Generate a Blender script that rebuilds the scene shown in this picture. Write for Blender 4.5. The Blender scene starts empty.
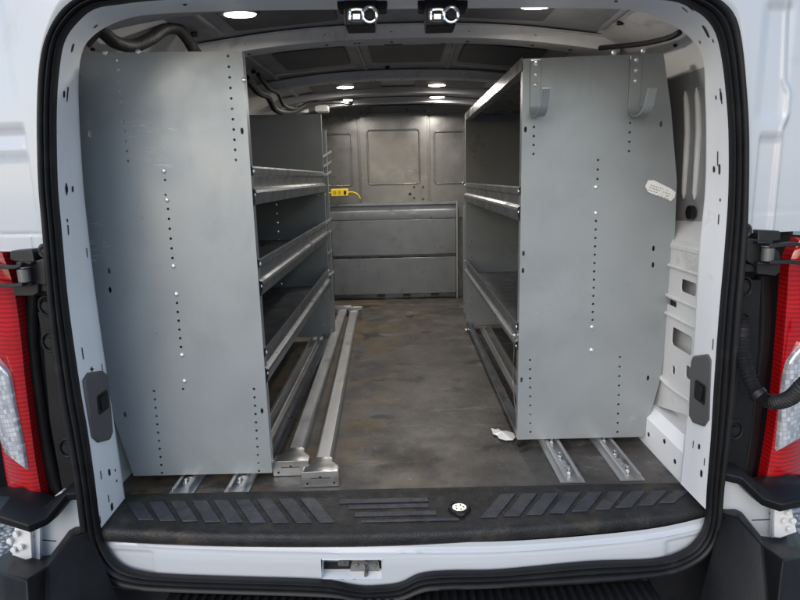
import bpy, bmesh, math, random
from mathutils import Vector
random.seed(7)
PI = math.pi
S = bpy.context.scene
C = S.collection

# ------------------------------------------------------------------ camera model
F = 600.0
PT, RL, YW = math.radians(11.5), math.radians(1.4), math.radians(0.3)
CAM = Vector((0, 0, .93))
def _rz(a):
    c, s = math.cos(YW), math.sin(YW)
    return Vector((a[0]*c-a[1]*s, a[0]*s+a[1]*c, a[2]))
R0 = Vector((1, 0, 0)); U0 = Vector((0, math.sin(PT), math.cos(PT)))
FW = _rz((0, math.cos(PT), -math.sin(PT)))
RT = _rz(R0*math.cos(RL) - U0*math.sin(RL))
UP = _rz(U0*math.cos(RL) + R0*math.sin(RL))
def at(px, py, X=None, Y=None, Z=None):
    """the point of the plane X=, Y= or Z= that is measured at this place of the photograph"""
    d = FW + RT*((px-400)/F) + UP*((300-py)/F)
    if Y is not None: t = (Y-CAM.y)/d.y
    elif Z is not None: t = (Z-CAM.z)/d.z
    else: t = (X-CAM.x)/d.x
    return CAM + d*t
def yb(x): return 1.41 + .09*x*x            # the bowed rear face of the body
def atb(px, py, off=0.0):
    Y = 1.44
    for _ in range(6):
        q = at(px, py, Y=Y); Y = yb(q.x) + off
    return at(px, py, Y=Y)

# ------------------------------------------------------------------ mesh builder
class MB:
    def __init__(s): s.v = []; s.f = []; s.m = []; s.cur = 0
    def mat(s, i): s.cur = i; return s
    def add(s, vs, fs):
        o = len(s.v); s.v += [tuple(q) for q in vs]
        s.f += [tuple(i+o for i in f) for f in fs]; s.m += [s.cur]*len(fs)
        return s
    def box(s, x0, x1, y0, y1, z0, z1):
        return s.add([(x0,y0,z0),(x1,y0,z0),(x1,y1,z0),(x0,y1,z0),(x0,y0,z1),(x1,y0,z1),(x1,y1,z1),(x0,y1,z1)],
              [(0,3,2,1),(4,5,6,7),(0,1,5,4),(1,2,6,5),(2,3,7,6),(3,0,4,7)])
    def prism(s, pts, vec):
        """polygon of 3D points pushed along vec"""
        n = len(pts); vec = Vector(vec); p = [Vector(q) for q in pts]
        return s.add(p+[q+vec for q in p], [tuple(range(n-1,-1,-1)), tuple(range(n,2*n))] +
              [(i,(i+1)%n,(i+1)%n+n,i+n) for i in range(n)])
    def loft(s, rows, closed=False, cap=False):
        n = len(rows[0]); vs = [q for r in rows for q in r]; fs = []
        for i in range(len(rows)-1):
            for j in range(n if closed else n-1):
                k = (j+1) % n
                fs.append((i*n+j, i*n+k, (i+1)*n+k, (i+1)*n+j))
        if cap: fs += [tuple(range(n-1,-1,-1)), tuple((len(rows)-1)*n+j for j in range(n))]
        return s.add(vs, fs)
    def tube(s, path, r, n=10, ridge=None):
        p = [Vector(q) for q in path]; rows = []; up = Vector((.13,.31,.94)).normalized()
        for i, q in enumerate(p):
            t = (p[min(i+1,len(p)-1)]-p[max(i-1,0)]).normalized()
            a = t.cross(up).normalized(); b = t.cross(a)
            rr = (r[i] if isinstance(r, (list,tuple)) else r)
            rows.append([q+a*math.cos(2*PI*k/n)*rr+b*math.sin(2*PI*k/n)*rr for k in range(n)])
        return s.loft(rows, True, True)
    def cyl(s, c, ax, r, h, n=16, r2=None):
        c = Vector(c); ax = Vector(ax).normalized(); u = ax.orthogonal().normalized(); w = ax.cross(u)
        r2 = r if r2 is None else r2
        A = [c+(u*math.cos(2*PI*k/n)+w*math.sin(2*PI*k/n))*r for k in range(n)]
        B = [c+ax*h+(u*math.cos(2*PI*k/n)+w*math.sin(2*PI*k/n))*r2 for k in range(n)]
        return s.loft([A,B], True, True)
    def dome(s, c, ax, r, h, n=10):
        c = Vector(c); ax = Vector(ax).normalized(); u = ax.orthogonal().normalized(); w = ax.cross(u)
        rows = [[c+ax*h*hh+(u*math.cos(2*PI*k/n)+w*math.sin(2*PI*k/n))*r*rr for k in range(n)] for rr, hh in ((1,0),(.95,.35),(.75,.7),(.4,.93),(.1,1))]
        return s.loft(rows, True, True)
    def plate(s, outline, holes, to3, thick):
        """flat outline with real holes cut through, pushed by the vector thick"""
        bm = bmesh.new(); es = []
        for loop in [outline]+holes:
            vs = [bm.verts.new((q[0], q[1], 0)) for q in loop]
            es += [bm.edges.new((vs[i], vs[(i+1)%len(vs)])) for i in range(len(vs))]
        bmesh.ops.triangle_fill(bm, edges=es, use_beauty=True, normal=(0,0,1))
        bm.verts.ensure_lookup_table(); bm.verts.index_update()
        V = [Vector(to3(q.co.x, q.co.y)) for q in bm.verts]; n = len(V); th = Vector(thick)
        fs = [tuple(q.index for q in f.verts) for f in bm.faces]
        bd = [(e.verts[0].index, e.verts[1].index) for e in bm.edges if len(e.link_faces) == 1]
        bm.free()
        s.add(V+[q+th for q in V], fs+[tuple(reversed([i+n for i in f])) for f in fs]+[(a,b,b+n,a+n) for a,b in bd])
        return s
    def build(s, name, mats, parent=None, smooth=True, ang=35, bevel=0, seg=2, label=None, norm=True):
        me = bpy.data.meshes.new(name); me.from_pydata(s.v, [], s.f)
        if not isinstance(mats, (list,tuple)): mats = [mats]
        for m in mats: me.materials.append(m)
        me.polygons.foreach_set('material_index', s.m)
        if norm:
            bm = bmesh.new(); bm.from_mesh(me); bmesh.ops.recalc_face_normals(bm, faces=bm.faces); bm.to_mesh(me); bm.free()
        if smooth:
            me.shade_smooth(); me.set_sharp_from_angle(angle=math.radians(ang))
        me.update()
        o = bpy.data.objects.new(name, me); C.objects.link(o)
        if parent is not None: o.parent = parent; o.matrix_parent_inverse = parent_inv(parent)
        if bevel:
            b = o.modifiers.new('bevel', 'BEVEL'); b.width = bevel; b.segments = seg; b.limit_method = 'ANGLE'; b.angle_limit = math.radians(40)
            b.harden_normals = False
        if label: o['label'] = label
        return o
def parent_inv(p):
    from mathutils import Matrix
    return Matrix.Translation(-p.location)      # parts are modelled in world place; meshes sit at the origin
def each(name, mats, parent, fns, **kw):
    """one object for every separate little piece"""
    out = []
    for fn in fns:
        q = MB(); fn(q); out.append(q.build(name, mats, parent, **kw))
    return out
def thing(name, label, cat, loc=(0,0,0), group=None):
    o = bpy.data.objects.new(name, None); C.objects.link(o); o.location = loc; o.empty_display_size = .1
    o['label'] = label; o['category'] = cat
    if group: o['group'] = group
    return o
def tag(o, label, cat, group=None):
    o['label'] = label; o['category'] = cat
    if group: o['group'] = group
    return o
def circ(x, y, r, n=12, sy=1.0): return [(x+r*math.cos(2*PI*k/n), y+r*sy*math.sin(2*PI*k/n)) for k in range(n)]
def rect(x0, x1, y0, y1, r=0.0, n=4):
    if r <= 0: return [(x0,y0),(x1,y0),(x1,y1),(x0,y1)]
    out = []
    for cx, cy, a0 in ((x1-r,y0+r,-90),(x1-r,y1-r,0),(x0+r,y1-r,90),(x0+r,y0+r,180)):
        for k in range(n+1):
            a = math.radians(a0+90*k/n); out.append((cx+r*math.cos(a), cy+r*math.sin(a)))
    return out
def cr(pts, k=6, closed=False):
    """Catmull-Rom through points"""
    P = [Vector(q) for q in pts]; n = len(P); out = []
    rng = range(n if closed else n-1)
    for i in rng:
        p0 = P[(i-1)%n] if closed or i > 0 else P[0]; p1 = P[i]; p2 = P[(i+1)%n]; p3 = P[(i+2)%n] if closed or i+2 < n else P[-1]
        for j in range(k):
            t = j/k
            out.append(.5*((2*p1)+(p2-p0)*t+(2*p0-5*p1+4*p2-p3)*t*t+(3*p1-p0-3*p2+p3)*t**3))
    if not closed: out.append(P[-1])
    return out
def sst(a, b, x):
    t = max(0, min(1, (x-a)/(b-a))); return t*t*(3-2*t)
def rbox(x, z, x0, x1, z0, z1, e=.008):
    return sst(x0-e,x0+e,x)*(1-sst(x1-e,x1+e,x))*sst(z0-e,z0+e,z)*(1-sst(z1-e,z1+e,z))

# ------------------------------------------------------------------ materials
def newmat(name):
    m = bpy.data.materials.new(name); m.use_nodes = True
    return m, m.node_tree.nodes, m.node_tree.links, m.node_tree.nodes['Principled BSDF']
def mat(name, col, rough=.5, metal=0.0, var=.0, vscale=3, bump=0.0, bscale=60, rvar=0.0, coat=0.0, spec=None, stain=None, sscale=2.0, sth=(.55,.72), stretch=(1,1,1), scratch=0.0):
    m, N, L, B = newmat(name)
    tc = N.new('ShaderNodeTexCoord'); mp = N.new('ShaderNodeMapping'); mp.inputs['Scale'].default_value = stretch
    L.new(tc.outputs['Object'], mp.inputs['Vector'])
    B.inputs['Roughness'].default_value = rough; B.inputs['Metallic'].default_value = metal
    if coat: B.inputs['Coat Weight'].default_value = coat; B.inputs['Coat Roughness'].default_value = .08
    if spec is not None: B.inputs['Specular IOR Level'].default_value = spec
    col = tuple(col)+(1,)
    src = None
    n1 = N.new('ShaderNodeTexNoise'); n1.inputs['Scale'].default_value = vscale; n1.inputs['Detail'].default_value = 8; n1.inputs['Roughness'].default_value = .6
    L.new(mp.outputs[0], n1.inputs['Vector'])
    r1 = N.new('ShaderNodeValToRGB'); r1.color_ramp.elements[0].position = .3; r1.color_ramp.elements[1].position = .7
    r1.color_ramp.elements[0].color = tuple(c*(1-var) for c in col[:3])+(1,); r1.color_ramp.elements[1].color = tuple(min(1,c*(1+var)) for c in col[:3])+(1,)
    L.new(n1.outputs['Fac'], r1.inputs[0]); src = r1.outputs[0]
    if stain:
        n2 = N.new('ShaderNodeTexNoise'); n2.inputs['Scale'].default_value = sscale; n2.inputs['Detail'].default_value = 10; n2.inputs['Roughness'].default_value = .68
        n2.inputs['Distortion'].default_value = .6
        L.new(mp.outputs[0], n2.inputs['Vector'])
        r2 = N.new('ShaderNodeValToRGB'); r2.color_ramp.elements[0].position = sth[0]; r2.color_ramp.elements[1].position = sth[1]
        L.new(n2.outputs['Fac'], r2.inputs[0])
        mx = N.new('ShaderNodeMixRGB'); L.new(r2.outputs[0], mx.inputs[0]); L.new(src, mx.inputs[1]); mx.inputs[2].default_value = tuple(stain)+(1,); src = mx.outputs[0]
    if scratch:
        mp2 = N.new('ShaderNodeMapping'); mp2.inputs['Scale'].default_value = (2.2,2,16); mp2.inputs['Rotation'].default_value = (0,.5,0)
        L.new(tc.outputs['Object'], mp2.inputs['Vector'])
        n3 = N.new('ShaderNodeTexNoise'); n3.inputs['Scale'].default_value = 9; n3.inputs['Detail'].default_value = 6; n3.inputs['Roughness'].default_value = .8
        L.new(mp2.outputs[0], n3.inputs['Vector'])
        n4 = N.new('ShaderNodeTexNoise'); n4.inputs['Scale'].default_value = 5; n4.inputs['Detail'].default_value = 2
        L.new(tc.outputs['Object'], n4.inputs['Vector'])
        mu = N.new('ShaderNodeMath'); mu.operation = 'MULTIPLY'; L.new(n3.outputs['Fac'], mu.inputs[0]); L.new(n4.outputs['Fac'], mu.inputs[1])
        r3 = N.new('ShaderNodeValToRGB'); r3.color_ramp.elements[0].position = .40; r3.color_ramp.elements[1].position = .47
        r3.color_ramp.elements[1].color = (scratch,)*3+(1,)
        L.new(mu.outputs[0], r3.inputs[0])
        mx = N.new('ShaderNodeMixRGB'); L.new(r3.outputs[0], mx.inputs[0]); L.new(src, mx.inputs[1]); mx.inputs[2].default_value = (.62,.64,.65,1); src = mx.outputs[0]
    L.new(src, B.inputs['Base Color'])
    if rvar:
        mr = N.new('ShaderNodeMapRange'); mr.inputs['From Min'].default_value = .3; mr.inputs['From Max'].default_value = .7
        mr.inputs['To Min'].default_value = max(0,rough-rvar); mr.inputs['To Max'].default_value = min(1,rough+rvar)
        n5 = N.new('ShaderNodeTexNoise'); n5.inputs['Scale'].default_value = vscale*2.3; n5.inputs['Detail'].default_value = 7
        L.new(mp.outputs[0], n5.inputs['Vector']); L.new(n5.outputs['Fac'], mr.inputs[0]); L.new(mr.outputs[0], B.inputs['Roughness'])
    if bump:
        nb = N.new('ShaderNodeTexNoise'); nb.inputs['Scale'].default_value = bscale; nb.inputs['Detail'].default_value = 4
        L.new(mp.outputs[0], nb.inputs['Vector'])
        bp = N.new('ShaderNodeBump'); bp.inputs['Strength'].default_value = bump; bp.inputs['Distance'].default_value = .004
        L.new(nb.outputs['Fac'], bp.inputs['Height']); L.new(bp.outputs[0], B.inputs['Normal'])
    return m
WHITE  = mat('white_body_paint', (.47,.49,.515), .25, var=.03, vscale=2, coat=.5, stain=(.40,.39,.37), sscale=5, sth=(.60,.9), bump=.02, bscale=14)
JAMB   = mat('lightened_jamb_white', (.86,.87,.89), .38, var=.04, vscale=4, coat=.2, stain=(.5,.48,.45), sscale=9, sth=(.64,.82))  # body white painted paler, making up for light that misses the jambs
INWHT  = mat('white_interior_paint', (.66,.655,.645), .45, var=.06, vscale=4, stain=(.32,.30,.27), sscale=6, sth=(.58,.8))
ROOFG  = mat('grey_roof_primer', (.27,.27,.285), .42, var=.18, vscale=3, rvar=.12, stain=(.17,.17,.175), sscale=3)
BOWG   = mat('roof_bow_primer', (.56,.55,.55), .45, var=.10, vscale=5, stain=(.26,.24,.22), sscale=7, sth=(.56,.78))
PAD    = mat('sound_deadening_pad', (.11,.108,.115), .6, var=.2, vscale=8, bump=.2)
SHELF  = mat('grey_shelf_paint', (.285,.305,.315), .38, metal=.30, var=.05, vscale=2.2, rvar=.12, bump=.35, bscale=3.2, scratch=.6, stain=(.24,.257,.266), sscale=4, sth=(.5,.8))
SHELF2 = mat('grey_shelf_metal', (.19,.20,.215), .38, metal=.55, var=.10, vscale=5, rvar=.14, scratch=.5, stain=(.13,.135,.14), sscale=7)
STEEL  = mat('bulkhead_steel', (.20,.198,.195), .29, metal=.6, var=.12, vscale=3, rvar=.10, bump=.04, bscale=12, scratch=.4, stain=(.15,.14,.13), sscale=5)
ALU    = mat('worn_aluminium', (.50,.505,.51), .40, metal=.75, var=.06, vscale=10, rvar=.08, bump=.03, bscale=90, stain=(.43,.43,.43), sscale=22, sth=(.5,.8), stretch=(1,.4,1))
ZINC   = mat('zinc_plate', (.62,.62,.61), .28, metal=.9, var=.1, vscale=20, stain=(.36,.34,.31), sscale=18)
CHROME = mat('bright_chrome', (.80,.80,.80), .12, metal=1, var=.03)
BOLT   = mat('rivet_head', (.78,.78,.77), .3, metal=.7)
RUBBER = mat('black_rubber_seal', (.010,.010,.011), .45, var=.2, vscale=20, stain=(.035,.032,.028), sscale=9, sth=(.56,.8), spec=.28)
PLAST  = mat('black_bumper_plastic', (.006,.006,.007), .5, var=.2, vscale=10, bump=.15, bscale=260, stain=(.016,.0155,.015), sscale=5, sth=(.5,.85), spec=.28)
GLOSSB = mat('black_trim_paint', (.003,.003,.004), .28, var=.1, spec=.15)
HINGE  = mat('black_hinge_iron', (.014,.014,.015), .42, var=.2, vscale=20, bump=.1, bscale=80, spec=.4)
GREYP  = mat('grey_latch_cover', (.085,.083,.085), .5, var=.08, vscale=12, bump=.1, bscale=200)
CABLE  = mat('black_cable_wrap', (.006,.006,.007), .6, var=.2, vscale=30, bump=.5, bscale=120)
YEL    = mat('yellow_plastic', (.78,.55,.02), .4, var=.05, vscale=15)
PAPER  = mat('white_paper', (.75,.74,.71), .8, var=.06, vscale=20)
INK    = mat('faded_print', (.22,.24,.25), .8, var=.1)
DARK   = mat('dark_void', (.01,.01,.01), .8)  # near-black; on uncut holes it paints the shade inside them
REDL, N_, L_, B_ = newmat('red_lens')
B_.inputs['Base Color'].default_value = (.62,.006,.010,1); B_.inputs['Roughness'].default_value = .12; B_.inputs['Coat Weight'].default_value = .7
tc = N_.new('ShaderNodeTexCoord'); wv = N_.new('ShaderNodeTexWave'); wv.bands_direction = 'Z'; wv.inputs['Scale'].default_value = 26; wv.inputs['Distortion'].default_value = 1.5; wv.inputs['Detail'].default_value = 2
L_.new(tc.outputs['Object'], wv.inputs['Vector'])
nz = N_.new('ShaderNodeTexNoise'); nz.inputs['Scale'].default_value = 14; L_.new(tc.outputs['Object'], nz.inputs['Vector'])
ad = N_.new('ShaderNodeMath'); ad.operation = 'MULTIPLY'; L_.new(wv.outputs['Fac'], ad.inputs[0]); L_.new(nz.outputs['Fac'], ad.inputs[1])
rp = N_.new('ShaderNodeValToRGB'); rp.color_ramp.elements[0].color = (.24,.002,.004,1); rp.color_ramp.elements[1].color = (.44,.005,.007,1); rp.color_ramp.elements[1].position = .5
L_.new(ad.outputs[0], rp.inputs[0]); L_.new(rp.outputs[0], B_.inputs['Base Color'])
CLRL, N_, L_, B_ = newmat('clear_lens')
B_.inputs['Metallic'].default_value = .55; B_.inputs['Roughness'].default_value = .1; B_.inputs['Coat Weight'].default_value = .6
tc = N_.new('ShaderNodeTexCoord'); mp = N_.new('ShaderNodeMapping'); L_.new(tc.outputs['Object'], mp.inputs[0]); mp.inputs['Scale'].default_value = (1,1,.8); mp.inputs['Rotation'].default_value = (0,.15,0)
vo = N_.new('ShaderNodeTexBrick'); vo.offset = 0; vo.inputs['Scale'].default_value = 34; vo.inputs['Mortar Size'].default_value = .03; vo.inputs['Brick Width'].default_value = .35; vo.inputs['Row Height'].default_value = .35
vo.inputs['Color1'].default_value = (.97,.97,.98,1); vo.inputs['Color2'].default_value = (.45,.46,.49,1); vo.inputs['Mortar'].default_value = (.55,.57,.60,1)
xz = N_.new('ShaderNodeSeparateXYZ'); cb = N_.new('ShaderNodeCombineXYZ'); L_.new(mp.outputs[0], xz.inputs[0]); L_.new(xz.outputs[0], cb.inputs[0]); L_.new(xz.outputs[2], cb.inputs[1]); L_.new(cb.outputs[0], vo.inputs['Vector'])
L_.new(vo.outputs['Color'], B_.inputs['Base Color'])
bp = N_.new('ShaderNodeBump'); bp.inputs['Strength'].default_value = .7; bp.inputs['Distance'].default_value = .004; L_.new(vo.outputs['Color'], bp.inputs['Height']); L_.new(bp.outputs[0], B_.inputs['Normal'])

def emis(name, col, st):
    m, N, L, B = newmat(name); B.inputs['Emission Color'].default_value = tuple(col)+(1,); B.inputs['Emission Strength'].default_value = st
    B.inputs['Base Color'].default_value = (.8,.8,.8,1); return m
LAMP = emis('lit_lamp_lens', (1,.93,.80), 9)

def floor_mat():
    m, N, L, B = newmat('worn_cargo_floor')
    tc = N.new('ShaderNodeTexCoord'); co = tc.outputs['Object']
    def noise(sc, det=8, ro=.6, st=(1,1,1), dist=0, off=(0,0,0)):
        mp = N.new('ShaderNodeMapping'); mp.inputs['Scale'].default_value = st; mp.inputs['Location'].default_value = off; L.new(co, mp.inputs[0])
        n = N.new('ShaderNodeTexNoise'); n.inputs['Scale'].default_value = sc; n.inputs['Detail'].default_value = det; n.inputs['Roughness'].default_value = ro; n.inputs['Distortion'].default_value = dist
        L.new(mp.outputs[0], n.inputs['Vector']); return n.outputs['Fac']
    def ramp(src, a, b, ca=(0,0,0), cb=(1,1,1)):
        r = N.new('ShaderNodeValToRGB'); r.color_ramp.elements[0].position = a; r.color_ramp.elements[1].position = b
        r.color_ramp.elements[0].color = tuple(ca)+(1,); r.color_ramp.elements[1].color = tuple(cb)+(1,); L.new(src, r.inputs[0]); return r.outputs[0]
    def mix(f, a, b):
        x = N.new('ShaderNodeMixRGB'); L.new(f, x.inputs[0])
        L.new(a, x.inputs[1]) if not isinstance(a, tuple) else setattr(x.inputs[1], 'default_value', a+(1,))
        L.new(b, x.inputs[2]) if not isinstance(b, tuple) else setattr(x.inputs[2], 'default_value', b+(1,))
        return x.outputs[0]
    base = ramp(noise(3, 10, .65), .36, .64, (.026,.024,.022), (.080,.072,.065))
    base = mix(ramp(noise(9, 8, .7, (1,.6,1)), .50, .72), base, (.105,.096,.088))        # long scuffs
    sx = N.new('ShaderNodeSeparateXYZ'); L.new(co, sx.inputs[0])
    mr = N.new('ShaderNodeMapRange'); mr.inputs['From Min'].default_value = .30; mr.inputs['From Max'].default_value = -.30; L.new(sx.outputs[0], mr.inputs[0])
    mm = N.new('ShaderNodeMath'); mm.operation = 'MULTIPLY'; L.new(mr.outputs[0], mm.inputs[0]); L.new(ramp(noise(4.5, 9, .65, (1,1,1), .6, (3,1,0)), .44, .60), mm.inputs[1])
    base = mix(mm.outputs[0], base, (.115,.078,.036))  # ochre rust stains beside the bars
    base = mix(ramp(noise(6, 9, .72, (.6,1.2,1), .5, (7,2,0)), .56, .70), base, (.16,.155,.15)) # pale wiped streaks
    base = mix(ramp(noise(4.5, 8, .6, (1,1,1), .3, (1,9,0)), .58, .64), base, (.016,.014,.013)) # oil spots
    base = mix(ramp(noise(75, 4, .6), .62, .75), base, (.20,.17,.14))
    L.new(base, B.inputs['Base Color'])
    L.new(ramp(noise(5, 8, .65, (1,1,1), 0, (2,2,0)), .3, .7, (.33,)*3, (.65,)*3), B.inputs['Roughness'])
    bp = N.new('ShaderNodeBump'); bp.inputs['Strength'].default_value = .35; bp.inputs['Distance'].default_value = .003
    L.new(noise(55, 6, .7), bp.inputs['Height']); L.new(bp.outputs[0], B.inputs['Normal'])
    return m
FLOOR = floor_mat()
MAT_ = mat('step_mat_rubber', (.018,.018,.019), .5, var=.35, vscale=18, bump=.6, bscale=190, stain=(.055,.047,.034), sscale=10, sth=(.53,.70), spec=.35, rvar=.1)
MATP = mat('step_mat_tread', (.038,.041,.050), .42, var=.35, vscale=18, bump=.5, bscale=190, stain=(.075,.066,.050), sscale=14, sth=(.54,.70), spec=.35, rvar=.1)
def gravel():
    m, N, L, B = newmat('pale_gravel'); tc = N.new('ShaderNodeTexCoord')
    v = N.new('ShaderNodeTexVoronoi'); v.inputs['Scale'].default_value = 38; L.new(tc.outputs['Object'], v.inputs['Vector'])
    r = N.new('ShaderNodeValToRGB'); r.color_ramp.elements[0].color = (.50,.50,.50,1); r.color_ramp.elements[1].color = (.16,.16,.165,1); r.color_ramp.elements[1].position = .75
    L.new(v.outputs['Distance'], r.inputs[0]); mx = N.new('ShaderNodeMixRGB'); mx.blend_type = 'MULTIPLY'; mx.inputs[0].default_value = .6
    L.new(r.outputs[0], mx.inputs[1]); L.new(v.outputs['Color'], mx.inputs[2]); 
    hs = N.new('ShaderNodeHueSaturation'); hs.inputs['Saturation'].default_value = .08; hs.inputs['Value'].default_value = 1.3; L.new(mx.outputs[0], hs.inputs['Color'])
    L.new(hs.outputs[0], B.inputs['Base Color']); B.inputs['Roughness'].default_value = .85
    bp = N.new('ShaderNodeBump'); bp.inputs['Strength'].default_value = 1; bp.inputs['Distance'].default_value = .03; bp.invert = True
    L.new(v.outputs['Distance'], bp.inputs['Height']); L.new(bp.outputs[0], B.inputs['Normal']); return m

# ------------------------------------------------------------------ ground
GZ = -.70
g = MB(); g.add([(-150,-150,GZ),(150,-150,GZ),(150,150,GZ),(-150,150,GZ)], [(0,1,2,3)])
o = g.build('ground', gravel(), norm=False); o['kind'] = 'structure'; o['label'] = 'pale grey gravel ground under and around the van'

# ================================================================== THE VAN
van = thing('cargo_van', 'white cargo van seen from behind with its rear doors open', 'van', (0, 1.41, GZ))

# ---- seal: matched outer / inner pixel outline, clockwise from the bottom centre going left
SEAL = [((400,599),(400,585)),((380,600),(378,588)),((360,600),(358,588)),((340,596),(330,583)),((300,594),(300,581)),((230,592),(230,579)),((170,590),(175,577)),
 ((135,588),(142,574)),((111,583),(120,567)),((95,569),(107,553)),((84,542),(99,531)),((76,484),(92,478)),((66,430),(85,430)),((59,390),(78,390)),((50,310),(66,305)),((44,230),(59,230)),
 ((40,180),(55,180)),((39,111),(54,111)),((42,62),(57,66)),((50,33),(63,38)),((64,10),(78,18)),((84,-4),(94,7)),((112,-11),(118,3)),((150,-15),(154,-1)),((230,-18),(230,-4)),((400,-21),(400,-7)),
 ((560,-20),(560,-6)),((640,-17),(638,-3)),((680,-14),(676,0)),((704,-7),(695,8)),((722,3),(708,17)),((734,18),(718,32)),((740,42),(724,56)),((744,80),(728,88)),((747,130),(731,130)),((747,190),(731,190)),((745,250),(727,250)),((740,310),(721,320)),
 ((736,380),(716,390)),((730,430),(713,440)),((723,485),(709,490)),((720,520),(707,520)),((713,545),(700,538)),((695,562),(685,552)),((662,574),(655,561)),((587,582),(587,564)),((500,586),(500,572)),((450,588),(450,573)),((425,590),(420,576))]
so = cr([atb(a[0], a[1], 0) for a, b in SEAL], 5, True)
si = cr([atb(b[0], b[1], 0) for a, b in SEAL], 5, True)
# profile across the seal: (fraction outer->inner, push toward the camera)
PR = [(0,-.01),(0,.004),(.05,.012),(.16,.018),(.30,.017),(.40,.010),(.44,.003),(.48,.008),(.55,.015),(.66,.017),(.74,.012),(.78,.004),(.82,.008),(.90,.012),(.97,.008),(1,.0),(1,-.012)]
rows = [[so[i].lerp(si[i], f) + Vector((0,-h,0)) for f, h in PR] for i in range(len(so))]
rows.append(rows[0])
MB().loft(rows).build('weatherstrip', RUBBER, van, ang=60)

# ---- jambs (the painted return inside the seal)
JD = 1.64
JL = [((99,531),(125,498)),((88,450),(118,450)),((80,400),(110,395)),((66,305),(97,305)),((59,230),(88,230)),((55,180),(83,180)),((54,111),(79,111)),((57,66),(79,72)),((63,38),(83,50)),((78,18),(92,37)),((94,7),(108,26)),((118,3),(130,18)),((154,-1),(160,14)),((230,-4),(230,11)),((400,-7),(400,9)),
      ((560,-6),(560,8)),((638,-3),(630,10)),((676,0),(655,17)),((695,8),(676,27)),((708,17),(690,38)),((718,32),(699,50)),((724,56),(704,66)),((728,88),(705,95)),((731,130),(706,130)),((731,190),(705,190)),((727,250),(699,250)),((721,320),(695,320)),((716,390),(690,390)),((713,440),(685,432)),((708,512),(680,483))]
def ringp(a, b, f):
    P = atb(a[0], a[1], .0); Q = at(b[0], b[1], Y=JD)
    return P, Q
ja = cr([atb(a[0],a[1],.0) for a,b in JL], 6); jb = cr([at(b[0],b[1],Y=JD) for a,b in JL], 6)
def jamb_rows(i0, i1, fr=((0,0),(.06,.0),(.2,.0),(.5,.002),(.8,0),(.94,0),(1,0))):
    out = []
    for i in range(i0, i1+1):
        P, Q = ja[i], jb[i]
        c = Vector((0, 0, .6)) - P; c.y = 0; c.normalize()
        r = [P-c*.014+Vector((0,.012,0)), P-c*.004+Vector((0,.008,0))]+[P.lerp(Q, f) for f, h in fr if f > .1]
        # rounded far edge turning back outward
        r.append(Q + Vector((0,.006,0)) - c*.006); r.append(Q + Vector((0,.010,0)) - c*.10)
        out.append(r)
    return out
kL = 6*7; kR = 6*22
def slots(mb, i0, i1, items, side):
    """punched slots as flat dark patches on the jamb; the shade inside is painted"""
    for (px, py, w, h, rot) in items:
        w *= .75; h *= .75
        # find the point of the jamb strip nearest to that pixel
        best = None
        for i in range(i0, i1):
            for f in [k/14 for k in range(1,14)]:
                q = ja[i].lerp(jb[i], f); d = q-CAM; w_ = d.dot(FW)
                u = 400+F*d.dot(RT)/w_; v = 300-F*d.dot(UP)/w_
                e = (u-px)**2+(v-py)**2
                if best is None or e < best[0]: best = (e, q, i)
        q, i = best[1], best[2]
        t = (jb[i]-ja[i]).normalized(); s_ = (ja[i+1]-ja[i-1]).normalized(); n = t.cross(s_).normalized()
        if n.dot(CAM-q) < 0: n = -n
        ca, sa = math.cos(rot), math.sin(rot); a = t*ca+s_*sa; b = s_*ca-t*sa
        loop = [q+a*x+b*y+n*.0012 for x, y in rect(-w/2,w/2,-h/2,h/2,min(w,h)*.45,3)]
        mb.add(loop, [tuple(range(len(loop)))])
j = MB(); j.loft(jamb_rows(0, kL)); j.mat(1)
slots(j, 1, kL-1, [(67,92,.010,.05,-.1),(64,95,.018,.022,0),(67,185,.010,.04,0),(66,191,.020,.026,0),(73,191,.014,.022,0),(68,222,.010,.012,0),(69,234,.008,.035,0),(86,258,.006,.035,0),
    (84,360,.007,.045,0),(93,372,.025,.007,0),(93,376,.007,.02,0),(103,372,.005,.03,0),(99,470,.006,.035,0),(107,468,.018,.028,0),(115,473,.010,.012,0),(116,482,.010,.012,0),(104,495,.006,.03,0),(111,505,.018,.030,0),(99,522,.006,.03,0)], -1)
j.build('rear_pillar', [JAMB, DARK], van, ang=50, norm=False)
j = MB(); j.loft(jamb_rows(kL, kR)); j.mat(1)
slots(j, kL+2, kR-2, [(72,48,.018,.03,.3),(95,26,.014,.02,.6),(706,31,.020,.05,-.35),(686,9,.006,.03,-.5),(690,7,.006,.03,-.5),(694,5,.006,.03,-.5),(700,42,.010,.012,0),(712,40,.010,.012,0),
    (186,4,.03,.012,0),(620,2,.03,.012,0)], 1)
j.build('door_header', [JAMB, DARK], van, ang=50, norm=False)
j = MB(); j.loft(jamb_rows(kR, len(ja)-1)); j.mat(1)
slots(j, kR+1, len(ja)-3, [(714,66,.010,.05,.1),(717,76,.018,.030,0),(716,99,.012,.014,0),(718,163,.008,.05,0),(714,172,.022,.022,0),(719,172,.016,.035,0),(720,204,.010,.012,0),(719,215,.008,.035,0),
    (713,342,.007,.04,0),(704,352,.024,.016,0),(692,447,.006,.03,0),(698,450,.018,.022,0),(706,458,.006,.03,0),(700,478,.006,.03,0),(693,487,.018,.028,0)], 1)
j.build('rear_pillar', [JAMB, DARK], van, ang=50, norm=False)
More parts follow.
